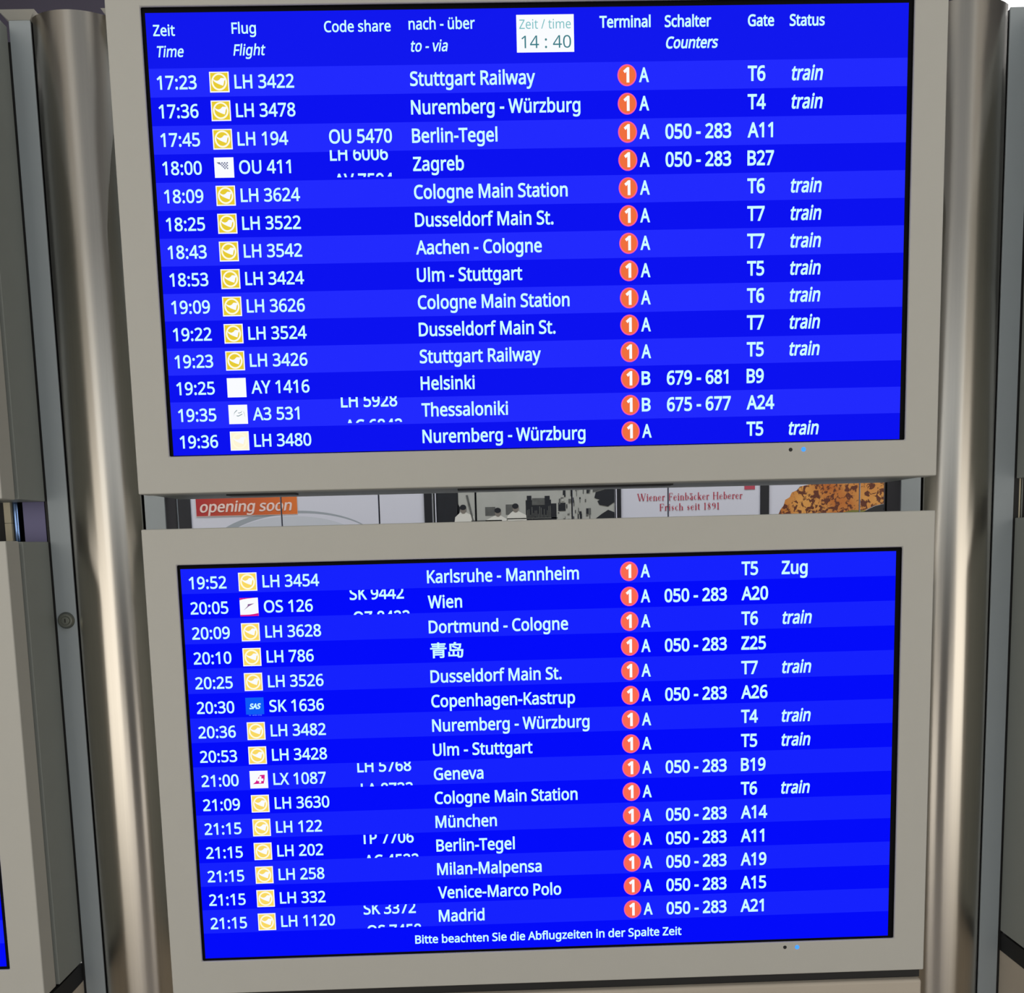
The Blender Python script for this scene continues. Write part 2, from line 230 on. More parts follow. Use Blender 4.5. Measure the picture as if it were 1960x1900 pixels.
'y': (409, [[1,430,76,430,169,185,184,144,196,105,205,68,209,68,224,121,245,186,333,430,409,430,224,-59,207,-97,188,-130,165,-156,138,-176,106,-188,67,-192,34,-190,9,-186,9,-130,30,-133,56,-135,79,-132,99,-126,116,-114,130,-99,152,-59,174,-2]]),
'z': (377, [[346,0,31,0,31,47,262,375,45,375,45,430,340,430,340,377,112,55,346,55]]),
'ü': (495, [[427,430,427,0,370,0,359,57,356,57,340,36,321,20,273,-1,220,-8,173,-4,134,8,103,29,81,59,68,99,63,148,63,430,135,430,135,153,141,108,158,76,188,57,230,51,273,55,306,69,330,91,345,121,354,160,357,206,357,430],[136,546,138,564,147,576,159,583,173,585,187,583,200,576,208,564,211,546,208,529,200,516,187,509,173,506,159,509,147,516,138,529],[286,546,289,564,297,576,309,583,323,585,337,583,350,576,358,564,361,546,358,529,350,516,337,509,323,506,309,509,297,516,289,529]]),
' ': (209, []),
'青': (980, [[698,350,698,280,249,280,249,350],[177,405,177,-60,249,-60,249,102,698,102,698,24,692,10,675,4,542,4,567,-54,667,-54,731,-46,762,-24,770,24,770,405],[249,227,698,227,698,155,249,155],[430,840,430,776,101,776,101,717,430,717,430,653,135,653,135,595,430,595,430,525,40,525,40,467,898,467,898,525,505,525,505,595,806,595,806,653,505,653,505,717,848,717,848,776,505,776,505,840]]),
'岛': (980, [[247,586,454,482,493,535,286,633],[672,742,403,742,451,826,364,840,328,742,110,742,110,342,756,342,733,105,708,15,672,4,596,4,596,267,529,267,529,91,347,91,347,303,278,303,278,91,107,91,107,264,40,264,40,29,529,29,529,-1,557,-1,574,-60,700,-60,739,-52,770,-29,795,32,814,158,828,376,831,407,183,407,183,672,647,672,630,566,613,521,585,513,510,516,529,451,616,451,669,474,700,547,719,711,722,742]]),
}
_g = {}
def glyph(ch, bold=0):
    k = (ch, bold)
    if k in _g: return _g[k]
    adv, d = GL[ch]
    if not d: _g[k] = (adv/1000, [], []); return _g[k]
    cu = bpy.data.curves.new('glyph', 'CURVE'); cu.dimensions = '2D'; cu.fill_mode = 'BOTH'; cu.offset = 0
    for c in d:
        pts = list(zip(c[0::2], c[1::2])); sp = cu.splines.new('POLY'); sp.points.add(len(pts)-1)
        for q, (x, z) in zip(sp.points, pts): q.co = (x/1000, z/1000, 0, 1)
        sp.use_cyclic_u = True
    o = bpy.data.objects.new('glyph', cu)
    me = o.to_mesh()
    vs = [(v.co.x, v.co.y) for v in me.vertices]; fs = [tuple(p.vertices) for p in me.polygons]
    if bold > 0:                                       # heavier weight: a stroke of width 2*bold laid along the outline
        for c in d:
            pts = list(zip(c[0::2], c[1::2])); n = len(pts)
            P = [(x/1000, z/1000) for x, z in pts]
            def off(i):
                (ax, az), (bx, bz), (cx_, cz_) = P[i-1], P[i], P[(i+1) % n]
                l1 = math.hypot(bx-ax, bz-az) or 1; l2 = math.hypot(cx_-bx, cz_-bz) or 1
                n1 = (-(bz-az)/l1, (bx-ax)/l1); n2 = (-(cz_-bz)/l2, (cx_-bx)/l2)
                mx, mz = n1[0]+n2[0], n1[1]+n2[1]; q = max(.45, (mx*mx+mz*mz)/2)
                return mx/q*bold, mz/q*bold
            O = [off(i) for i in range(n)]
            b0 = len(vs)
            for (x, z), (ox, oz) in zip(P, O): vs += [(x+ox, z+oz), (x-ox, z-oz)]
            for i in range(n):
                j = (i+1) % n; fs.append((b0+2*i, b0+2*i+1, b0+2*j+1, b0+2*j))
    _g[k] = (adv/1000, vs, fs)
    o.to_mesh_clear(); bpy.data.objects.remove(o); bpy.data.curves.remove(cu)
    return _g[k]
def ink(s, bold=0, track=0):
    x = 0; lo = 9; hi = -9
    for ch in s:
        adv, v, f = glyph(ch, bold)
        if v: lo = min(lo, x+min(p[0] for p in v)); hi = max(hi, x+max(p[0] for p in v))
        x += adv+track
    return lo, hi
def clip(bm, zmin=None, zmax=None, xmin=None, xmax=None):
    for co, no, v in (((0,0,1),(0,0,-1),zmin), ((0,0,1),(0,0,1),zmax), ((1,0,0),(-1,0,0),xmin), ((1,0,0),(1,0,0),xmax)):
        if v is None: continue
        g = bm.verts[:]+bm.edges[:]+bm.faces[:]
        bmesh.ops.bisect_plane(bm, geom=g, plane_co=Vector(co)*v, plane_no=no, clear_outer=True)
def text(bm, s, x, z, y, sx, sy, shear=0., bold=0., mi=0, xr=None, slope=0., track=0):
    """draws s with its ink starting at x on baseline z; xr = right end of the ink (sets sx)"""
    lo, hi = ink(s, bold, track)
    if xr is not None: sx = (xr-x)/(hi-lo+(shear*.3 if shear else 0))
    cx = 0
    for ch in s:
        adv, vs, fs = glyph(ch, bold)
        bv = [bm.verts.new((x+sx*(cx+px-lo+shear*pz), y, z+sy*pz+slope*sx*(cx+px))) for px, pz in vs]
        for f in fs:
            try: bm.faces.new([bv[i] for i in f]).material_index = mi
            except ValueError: pass
        cx += adv+track
    return sx

# ================================================================ the setting
def struct(name, dims, m):
    o = boxo(name, dims, m); o['kind'] = 'structure'; return o
struct('floor', (-9, 9, -7, 3.2, -.1, 0), FLOOR)
struct('ceiling', (-9, 9, -7, 3.2, 6.2, 6.3), CEIL)
struct('wall_back', (-9, 9, 3.0, 3.1, 0, 6.2), WALL)
struct('wall_front', (-9, 9, -7.1, -7, 0, 6.2), WALLF)
struct('wall_left', (-9.1, -9, -7, 3.2, 0, 6.2), WALLF)
struct('wall_right', (9, 9.1, -7, 3.2, 0, 6.2), WALLF)

# ================================================================ steel columns
def column(cx, label):
    t = thing('steel_column', label, 'column', (cx, .15, 0), 'brushed steel columns beside the central displays')
    half, sag, top = .0555, .021, Z0+.727
    r = (half*half+sag*sag)/(2*sag); th = math.asin(half/r)
    bm = bmesh.new(); n = 40
    ring = [(cx+r*math.sin(-th+2*th*i/n), .15-(r*math.cos(-th+2*th*i/n)-(r-sag))) for i in range(n+1)]
    ring += [(cx+half, .163), (cx-half, .163)]
    a = [bm.verts.new((x, y, 0.02)) for x, y in ring]; b = [bm.verts.new((x, y, top)) for x, y in ring]
    k = len(ring)
    for i in range(k):
        f = bm.faces.new((a[i], a[(i+1) % k], b[(i+1) % k], b[i])); f.smooth = i < n
    bm.faces.new(b); bm.faces.new(a[::-1])
    off = origin(t)
    for v in bm.verts: v.co -= off
    bm.normal_update()
    me = bpy.data.meshes.new('cover'); bm.to_mesh(me); bm.free(); me.materials.append(STEEL)
    put('cover', me, t)
    boxo('core', (cx-.0575, cx+.0575, .163, .21, 0, Z0+.72), DARK, t, label='black core behind the steel cover')
    return t
column(-.6695, 'rounded brushed steel column left of the central pair of displays')
column(.6695, 'rounded brushed steel column right of the central pair of displays')

# ================================================================ grey posts beside the displays
def post(cx0, cx1, label, duct=0, lock=False, flange=True):
    cx = (cx0+cx1)/2
    t = thing('mounting_post', label, 'post', (cx, .15, 0), 'flat grey mounting posts next to the steel columns')
    top = Z0+.7235
    boxo('profile', (cx0, cx1, .15, .1535, 0, top), STRIP, t, bevel=.0008)
    if flange:
        bm = bmesh.new()                                   # folded flange at the head, splayed forward
        lo = [(cx0, .15, top), (cx1, .15, top), (cx1, .21, top), (cx0, .21, top)]
        hi = [(cx0-.011, .14, top+.010), (cx1+.011, .14, top+.010), (cx1+.011, .21, top+.010), (cx0-.011, .21, top+.010)]
        a = [bm.verts.new(c) for c in lo]; b = [bm.verts.new(c) for c in hi]
        for i in range(4): bm.faces.new((a[i], a[(i+1) % 4], b[(i+1) % 4], b[i]))
        bm.faces.new(b); bm.faces.new(a[::-1])
        bm_obj('head_flange', bm, BEZEL, t, 'lighter splayed flange at the head of the post')
    boxo('duct', (cx0+.001, cx1-.0002 if cx < 0 else cx1-.001, .1536, .2080, 0, top-.001), DUCT, t, label='dark duct behind the face plate')
    if duct:
        xa, xb = (cx0+.001, cx1) if duct > 0 else (cx0, cx1-.001)
        if duct > 0: boxo('rear_channel', (xa, xb+.0008, .2085, .2125, 0, top-.001), STRIP, t, label='thin bright edge of a channel')
        boxo('rear_duct', (xa, xb, .2130, .28 if duct > 0 else .2135, 0, top-.001), DARK, t)
    else:
        s = 1 if cx > 0 else -1; xo = cx1 if s > 0 else cx0
        boxo('seal', (min(xo, xo+s*.0035), max(xo, xo+s*.0080), .15005, .1530, 0, top-.03), DARK, t)
    if lock:
        lx, lz = -.7447, Z0-.160
        bm = bmesh.new(); cyl(bm, (lx, lz), .0105, .0135, .1445, .15)
        lk = bm_obj('lock', bm, LOCKM, t, 'round cam lock with a key slot', bevel=.0006)
        bm = bmesh.new(); cyl(bm, (lx+.0015, lz), .0062, .0068, .1415, .1445); br = bm_obj('lock_barrel', bm, LOCKM, lk, bevel=.0004)
        boxo('key_slot', (lx+.0008, lx+.0022, .1411, .142, lz-.003, lz+.003), DARK, lk)
    return t
post(-.6105, -.579, 'flat grey post between the left steel column and the poster gap', duct=1)
post(.579, .6105, 'flat grey post between the poster gap and the right steel column', duct=-1)
post(-.760, -.7285, 'flat grey post with a round lock, left of the left steel column', lock=True)
post(.7285, .760, 'flat grey post at the right picture edge, right of the right steel column', flange=False)

# ================================================================ displays
AW, AH, SB, BB, TB = .52, .588, .0467, .0515, .0515     # half aperture width, height, side/bottom/top rim of the bezel
def display(cx, zb, y0, label, sb=SB, depth=.148, wide=-.0008, bb=BB):
    """zb = bottom of the aperture (relative to Z0), y0 = front plane"""
    xo0, xo1 = cx-AW-sb, cx+AW+sb; zo0, zo1 = Z0+zb-bb, Z0+zb+AH+TB
    xi0, xi1 = cx-AW, cx+AW; zi0, zi1 = Z0+zb, Z0+zb+AH
    t = thing('departure_display', label, 'display', (cx, depth, zo0), 'departure displays on the board')
    bm = bmesh.new()
    def ring(x0, x1, z0, z1, y): return [bm.verts.new(c) for c in ((x0, y, z0), (x1, y, z0), (x1, y, z1), (x0, y, z1))]
    O1 = ring(xo0, xo1, zo0, zo1, y0); I1 = ring(xi0, xi1, zi0, zi1, y0)
    O2 = ring(xo0, xo1, zo0, zo1, y0+.040); I2 = ring(xi0, xi1, zi0, zi1, y0+.0028); 
    for i in range(4):
        j = (i+1) % 4
        bm.faces.new((O1[i], O1[j], I1[j], I1[i])); bm.faces.new((O1[j], O1[i], O2[i], O2[j])); bm.faces.new((I1[i], I1[j], I2[j], I2[i]))
    I3 = ring(xo0+.002, xo1-.002, zo0+.002, zo1-.002, y0+.040)
    for i in range(4):
        j = (i+1) % 4; bm.faces.new((O2[j], O2[i], I3[i], I3[j]))
    bm_obj('bezel', bm, BEZEL, t, 'cream metal front frame', bevel=.0022, seg=3)
    boxo('gasket', (xo0+.003, xo1-.003, y0+.0402, y0+.0438, zo0+.003, zo1-.003), DARK, t)
    bm = bmesh.new()
    # open-bottomed casing: walls and roof, with the underside plate holding two dark vents
    box(bm, xo0-wide, xo1+wide, y0+.044, depth, zo0+.001, zo1-.001)
    bm_obj('casing', bm, CASE, t, 'grey sheet metal casing', bevel=.0012)
    for va, vb, vc in ((-.46, -.36, .03), (-.12, .20, .03)):
        boxo('vent_slot', (cx+va, cx+vb, y0+.062, y0+.062+vc, zo0-.0012, zo0+.001), DARK, t)
    s = boxo('screen', (xi0-.004, xi1+.004, y0+.0042, y0+.03, zi0-.004, zi1+.004), LCDB, t, label='flat screen with a black border')
    return t, s
def dots(t, y0, pts):
    (lx, lz), (dx, dz) = pts
    bm = bmesh.new(); cyl(bm, (lx, Z0+lz), .0032, .0032, y0-.0004, y0+.002, 16); bm_obj('status_led', bm, LEDM, t, 'small blue power light')
    bm = bmesh.new(); cyl(bm, (dx, Z0+dz), .0027, .0027, y0-.0003, y0+.002, 16); bm_obj('sensor_hole', bm, DARK, t, 'tiny black sensor hole')

YS = .0036; YB = .0033; YL = .0030; YC = .0027; YD = .0024
def band(s, x0, x1, z0, z1, m, dy=0):
    bm = bmesh.new(); quad(bm, x0, x1, Z0+z0, Z0+z1, YS+dy); bm_obj('row_band', bm, m, s)
def lettering(s, st, x, z, sx=.0273, sy=.0293, shear=0., bold=.014, m=None, xr=None, zmin=None, zmax=None, y=YL):
    bm = bmesh.new(); text(bm, st, x, Z0+z, y, sx, sy, shear, bold, 0, xr)
    if zmin is not None or zmax is not None:
        clip(bm, None if zmin is None else Z0+zmin, None if zmax is None else Z0+zmax)
    bm_obj('lettering', bm, m or TXT, s)
def badge(s, cx, cz, m):
    bm = bmesh.new()
    poly(bm, ell(cx, Z0+cz, .0130, .0140, 36), YB, 0); poly(bm, ell(cx, Z0+cz, .0113, .0123, 36), YL, 1)
    text(bm, '1', cx-.0052, Z0+cz-.0085, YC, .028, .0305, 0, .034, 2)
    bm_obj('terminal_badge', bm, [PNK, m, WHT], s, 'orange disc with a white numeral')

def logo(s, kind, x, z):
    """x, z: lower left corner; 26 mm square"""
    u = .0262; bm = bmesh.new(); lab = None
    def P(pts, y, mi): poly(bm, [(x+a*u, Z0+z+b*u) for a, b in pts], y, mi)
    sq = lambda i: [(i, i), (1-i, i), (1-i, 1-i), (i, 1-i)]
    if kind in 'LMW':
        ms = {'L': [WHT, YEL, CRM], 'M': [WHT, YEL2, CRM], 'W': [WHT, YEL3, CRM]}[kind]
        P(sq(0), YB, 0); P(sq(.055), YL, 1)
        P(ell(.5, .5, .40, .42, 32), YC, 2)
        P(ell(.5, .5, .315, .335, 32), YD, 1)
        bird = [(.19,.66),(.30,.585),(.40,.56),(.50,.60),(.60,.70),(.72,.69),(.83,.66),(.76,.55),(.74,.46),(.70,.32),(.58,.36),(.46,.41),(.34,.47),(.24,.54)]
        if kind == 'L': bird = [(a, b-.02) for a, b in bird]
        P(bird, YD-.0003, 0); lab = 'yellow square emblem with a white ring and bird'
        if kind == 'W': lab = 'washed-out pale square emblem'
    elif kind == 'C':
        ms = [WHT, CHK]; P(sq(0), YB, 0); lab = 'white square emblem with a grey chequered wedge'
        P([(.12,.76),(.31,.76),(.30,.66),(.25,.66)], YL, 1)
        for r in range(5):
            for c in range(5):
                a = .27+c*.135+(r % 2)*-.065; b = .73-r*.068
                if a > .22+r*.075 and a < .76-r*.02: P([(a-.04, b+.034), (a+.04, b+.034), (a+.03, b-.034), (a-.03, b-.034)], YL, 1)
    elif kind == 'B':
        ms = [WHT]; P(sq(0), YB, 0); lab = 'plain white square emblem'
    elif kind == 'A':
        ms = [WHT, ARCM]; P(sq(0), YB, 0); lab = 'white square emblem with thin grey arcs'
        def arc(pts, wd):
            top = [(a, b+wd/2) for a, b in pts]; bot = [(a, b-wd/2) for a, b in pts][::-1]; P(top+bot, YL, 1)
        arc([(.27,.43),(.28,.52),(.32,.60),(.38,.66),(.46,.72)], .05); arc([(.50,.575),(.58,.575),(.66,.60),(.72,.665)], .035)
        arc([(.42,.43),(.50,.41),(.60,.45),(.72,.51)], .045); arc([(.80,.64),(.83,.52),(.855,.38)], .07)
    elif kind == 'O':
        ms = [WHT, MAG, PUR]; P(sq(0), YB, 0); lab = 'white square emblem with magenta edges and a slanted arrow'
        P([(0, 1), (0, .88), (.2, .93), (.45, .965), (.9, 1)], YL, 1)
        P([(0, 0), (1, 0), (1, .16), (.75, .115), (.5, .085), (.25, .08), (0, .085)], YL, 1)
        P([(.20,.33),(.42,.55),(.44,.655),(.60,.67),(.80,.70),(.62,.61),(.50,.55)], YL, 2)
    elif kind == 'S':
        ms = [SASB, TXT, SASL]; P([(0, .06), (1, .06), (1, 1), (0, 1)], YB, 0); lab = 'bright blue square emblem with white letters'
        text(bm, 'SAS', x+.20*u, Z0+z+.38*u, YL, .0115, .0125, .25, .04, 1, xr=x+.82*u)
        b2 = bmesh.new(); text(b2, 'SCANDIN', x+.14*u, Z0+z-.06*u, YL, .004, .0075, .1, .01, 0, xr=x+.86*u) if all(c in GL for c in 'SCANDIN') else None
        clip(b2, Z0+z-.02*u, Z0+z+.05*u)
        for f in b2.faces:
            bm.faces.new([bm.verts.new(v.co) for v in f.verts]).material_index = 2
        b2.free()
    elif kind == 'X':
        ms = [WHT, MAG]; P(sq(0), YB, 0); lab = 'white square emblem with a magenta tail fin and white cross'
        P([(.16,.25),(.30,.36),(.42,.52),(.54,.70),(.60,.76),(.84,.77),(.82,.55),(.76,.27)], YL, 1)
        P([(.50,.31),(.62,.31),(.63,.42),(.745,.42),(.755,.56),(.645,.56),(.65,.69),(.535,.69),(.525,.56),(.42,.56),(.41,.42),(.515,.42)], YC, 0)
    bm_obj('airline_emblem', bm, ms, s, lab)

# ---- central upper display
ZU, ZL = .0759, -.0759-AH
t, s = display(0, ZU, 0, 'upper central departure display, its header row showing the time 14:40', depth=.185)
dots(t, 0, ((.3745, .0657), (.356, .0656)))
ax0, ax1 = -.5150, .5131
H0 = .5875; PU = .03645
band(s, ax0, ax1, H0, .6573, HDR_)
for i in range(14):
    band(s, ax0, ax1, H0-PU*(i+1), H0-PU*i, UL if i % 2 == 0 else UD)
for st, x, z, xr, sh in (('Zeit', -.5057, .6284, -.4768, 0), ('Time', -.5041, .6018, -.4666, .2), ('Flug', -.4013, .630, -.3689, 0), ('Flight', -.4007, .6026, -.3579, .2),
        ('Code share', -.2779, .6303, -.1888, 0), ('nach - über', -.1647, .632, -.0757, 0), ('to - via', -.1641, .6042, -.113, .2), ('Terminal', .0923, .6312, .1615, 0),
        ('Schalter', .1806, .6309, .2437, 0), ('Counters', .1812, .6038, .253, .2), ('Gate', .2936, .6305, .3293, 0), ('Status', .3505, .6302, .3983, 0)):
    lettering(s, st, x, z, xr=xr, shear=sh, sy=.0235 if x < -.2 else .0245, bold=.014 if x < 0 else .022)
bm = bmesh.new(); quad(bm, -.0199, .0576, Z0+.6010, Z0+.6486, YB)
text(bm, 'Zeit / time', -.016, Z0+.6307, YL, 1, .0205, 0, -.012, 1, xr=.0535)
text(bm, '14 : 40', -.0135, Z0+.6063, YL, 1, .0275, 0, -.008, 2, xr=.0535)
bm_obj('clock_box', bm, [WHT, TEAL2, TEAL], s, 'white box with the current time')
up = [('17:23','L','LH 3422','','Stuttgart Railway','A','','T6','train'), ('17:36','L','LH 3478','','Nuremberg - Würzburg','A','','T4','train'),
 ('17:45','L','LH 194','OU 5470','Berlin-Tegel','A','050 - 283','A11',''), ('18:00','C','OU 411','LH 6006|AV 7594','Zagreb','A','050 - 283','B27',''),
 ('18:09','L','LH 3624','','Cologne Main Station','A','','T6','train'), ('18:25','L','LH 3522','','Dusseldorf Main St.','A','','T7','train'),
 ('18:43','L','LH 3542','','Aachen - Cologne','A','','T7','train'), ('18:53','L','LH 3424','','Ulm - Stuttgart','A','','T5','train'),
 ('19:09','L','LH 3626','','Cologne Main Station','A','','T6','train'), ('19:22','L','LH 3524','','Dusseldorf Main St.','A','','T7','train'),
 ('19:23','L','LH 3426','','Stuttgart Railway','A','','T5','train'), ('19:25','B','AY 1416','','Helsinki','B','679 - 681','B9',''),
 ('19:35','A','A3 531','LH 5928|AC 6842','Thessaloniki','B','675 - 677','A24',''), ('19:36','W','LH 3480','','Nuremberg - Würzburg','A','','T5','train')]
lo_ = [('19:52','M','LH 3454','','Karlsruhe - Mannheim','A','','T5','Zug'), ('20:05','O','OS 126','SK 9442|OZ 8422','Wien','A','050 - 283','A20',''),
 ('20:09','M','LH 3628','','Dortmund - Cologne','A','','T6','train'), ('20:10','M','LH 786','','青岛','A','050 - 283','Z25',''),
 ('20:25','M','LH 3526','','Dusseldorf Main St.','A','','T7','train'), ('20:30','S','SK 1636','','Copenhagen-Kastrup','A','050 - 283','A26',''),
 ('20:36','M','LH 3482','','Nuremberg - Würzburg','A','','T4','train'), ('20:53','M','LH 3428','','Ulm - Stuttgart','A','','T5','train'),
 ('21:00','X','LX 1087','LH 5768|LA 8733','Geneva','A','050 - 283','B19',''), ('21:09','M','LH 3630','','Cologne Main Station','A','','T6','train'),
 ('21:15','M','LH 122','','München','A','050 - 283','A14',''), ('21:15','M','LH 202','TP 7706|AC 4522','Berlin-Tegel','A','050 - 283','A11',''),
 ('21:15','M','LH 258','','Milan-Malpensa','A','050 - 283','A19',''), ('21:15','M','LH 332','','Venice-Marco Polo','A','050 - 283','A15',''),
 ('21:15','M','LH 1120','SK 3372|OS 7458','Madrid','A','050 - 283','A21','')]
def unit(st, wd, b): lo, hi = ink(st, b); return wd/(hi-lo)
def rows(s, data, zb0, pitch, X, orange, topband):
    """X: x of time, emblem, flight, code share, destination, badge centre, letter, counter, gate, status"""
    bD, bR = .017, .022
    sT = unit('17:23', .0530, .014); sF = unit('LH 3478', .0798, .014); sD = unit('Nuremberg - Würzburg', .2300, bD)
    sC = unit('050 - 283', .0906, bR); sG = unit('A11', .0352, bR)
    for i, (tm, lg, fl, cs, de, te, co, ga, stt) in enumerate(data):
        z = zb0-pitch*i
        lettering(s, tm, X[0], z, sT); logo(s, lg, X[1], z-.0048); 
        lettering(s, fl, X[2]+(.0035 if fl[0] in 'O' else .001 if fl[0]=='A' else 0)*0, z, sF)
        bt, bb = topband-pitch*i, topband-pitch*(i+1)
        if '|' in cs:
            a, b = cs.split('|')
            lettering(s, a, X[3], z+.0150, sF*.985, zmax=z+.0150+.0133, bold=.016)
            lettering(s, b, X[3]+.004, z-.0195, sF*.985, zmin=z-.0069, bold=.016)
        elif cs:
            lettering(s, cs, X[3], z+.0008, sF*.99, sy=.0300, bold=.016)
        if de == '青岛':
            lettering(s, de, X[4]+.001, z+.0012, .0265, .0245, bold=.018)
        else: lettering(s, de, X[4], z, sD, .0305, bold=bD)
        badge(s, X[5], z+.0092, orange)
        lettering(s, te, X[6], z+.0006, xr=X[6]+(.0137 if te == 'A' else .0125), sy=.0305, bold=bR)
        if co: lettering(s, co, X[7], z, sC, .0315, bold=bR)
        lettering(s, ga, X[8], z, sG, .0320, bold=bR)
        if stt == 'train': lettering(s, stt, X[9], z, xr=X[9]+.0446, sy=.0315, shear=.2, bold=bR)
        elif stt: lettering(s, stt, X[9], z, xr=X[9]+.0377, sy=.0315, bold=bR)
rows(s, up, .5610, PU, (-.505, -.4347, -.4013, -.2777, -.1653, .1288, .1450, .1806, .2936, .3522), ORG, H0)

# ---- central lower display
t, s = display(0, ZL, 0, 'lower central departure display, its bottom line reading Bitte beachten Sie', depth=.185)
dots(t, 0, ((.3726, -.6726), (.3541, -.6722)))
ax0, ax1 = -.5160, .5120
PL = .03608; HL = -.1170
band(s, ax0, ax1, HL, -.0815, LL_)
for i in range(14): band(s, ax0, ax1, HL-PL*(i+1), HL-PL*i, LL_ if i % 2 else LD)
band(s, ax0, ax1, -.6607, HL-PL*14, LD)
rows(s, lo_, -.1100, PL, (-.505, -.4347, -.4005, -.2775, -.1660, .1245, .1410, .1755, .2872, .3455), ORG2, HL+PL)
lettering(s, 'Bitte beachten Sie die Abflugzeiten in der Spalte Zeit', -.2025, -.6482, xr=.1979, sy=.0215, bold=.018)

# ---- neighbouring displays at the picture's left and right edges
def neighbour(side, upper, label, bottom=None):
    cx = side*(.766+.049+AW); y0 = .02
    zb = ZU-.0002 if upper else -.675
    t, s = display(cx, zb, y0, label, sb=.049, depth=.1495, wide=.0035, bb=BB if upper else .047)
    za = zb+.004; P = (AH-.008)/16
    for i in range(16):
        bm = bmesh.new(); quad(bm, cx-.5145, cx+.5145, Z0+za+P*i, Z0+za+P*(i+1), y0+YS)
        bm_obj('row_band', bm, LD if i % 2 == 0 else LL_, s)
neighbour(-1, True, 'left neighbour departure display, upper one, only its right edge and casing in view')
neighbour(-1, False, 'left neighbour departure display, lower one, with a sliver of blue screen')
neighbour(1, True, 'right neighbour departure display, upper one, only its casing side in view')
neighbour(1, False, 'right neighbour departure display, lower one, only its casing side in view')

# ================================================================ base cabinets below the displays
def cabinet(x0, x1, y0, zt, gap, gy, label):
    t = thing('base_cabinet', label, 'cabinet', ((x0+x1)/2, .148, 0), 'base cabinets under the departure displays')
    boxo('door', (x0, x1, y0, y0+.04, .10, Z0+zt), DIRTY, t, bevel=.005)
    boxo('gasket', (x0+.003, x1-.003, y0+.0402, y0+.0438, .10, Z0+zt-.003), DARK, t)
    boxo('body', (x0+.001, x1-.001, y0+.044, .1498, .08, Z0+zt-.001), DIRTY, t)
    boxo('gap_shade_block', (x0+.0005, x1-.0005, gy, .1499, Z0+zt+.0002, Z0+zt+gap), DARK, t, label='black block standing in for the shade above the cabinet')  # solid black block painted in for the shade of the open gap
    boxo('plinth', (x0+.02, x1-.02, y0+.05, .146, 0, .08), DARK, t)
cabinet(-.565, .565, 0, -.7307, .0145, .010, 'beige base cabinet below the lower central display')
cabinet(-.766-1.13, -.7625, .02, -.754, .030, .035, 'beige base cabinet below the left neighbour displays')
cabinet(.7625, .766+1.13, .02, -.7545, .030, .035, 'beige base cabinet below the right neighbour displays')

# ================================================================ fittings seen in the side gaps
t = thing('gap_fittings', 'metal plate, shiny pipe and cream duct in the gap between the left neighbour displays', 'bracket', (-.80, .16, Z0-.3))
boxo('mounting_plate', (-.800, -.7665, .154, .158, Z0-.3, Z0+.3), PLATE, t, label='metal plate with blue screen light in its colour')
bm = bmesh.new()
n = 20; c = (-.815, .165); a = [bm.verts.new((c[0]+.0052*math.cos(6.2832*i/n), c[1]+.0052*math.sin(6.2832*i/n), Z0-.3)) for i in range(n)]
b = [bm.verts.new((v.co.x, v.co.y, Z0+.3)) for v in a]
for i in range(n): bm.faces.new((a[i], a[(i+1) % n], b[(i+1) % n], b[i]))
bm.faces.new(b); bm.faces.new(a[::-1]); bm_obj('pipe', bm, PIPE, t, 'shiny pipe with a blue highlight in its colour', smooth=True)
for za, zb in ((-.3, -.0065), (-.0058, .3)): boxo('cable_duct', (-.8315, -.8212, .158, .175, Z0+za, Z0+zb), CREAM, t, label='cream cable duct')
boxo('back_plate', (-1.0, -.7620, .176, .18, Z0-.3, Z0+.3), DARK, t)
t = thing('rail_bracket', 'slim grey rail and dark plate in the gap between the right neighbour displays', 'bracket', (.78, .16, Z0-.3))
boxo('rail', (.7655, .7715, .152, .16, Z0-.3, Z0+.3), CREAM, t, label='slim light rail'); boxo('rail', (.7765, .7785, .158, .162, Z0-.3, Z0+.3), CASE, t, label='thin grey rail')
boxo('back_plate', (.7670, 1.0, .17, .174, Z0-.3, Z0+.3), DARK, t)

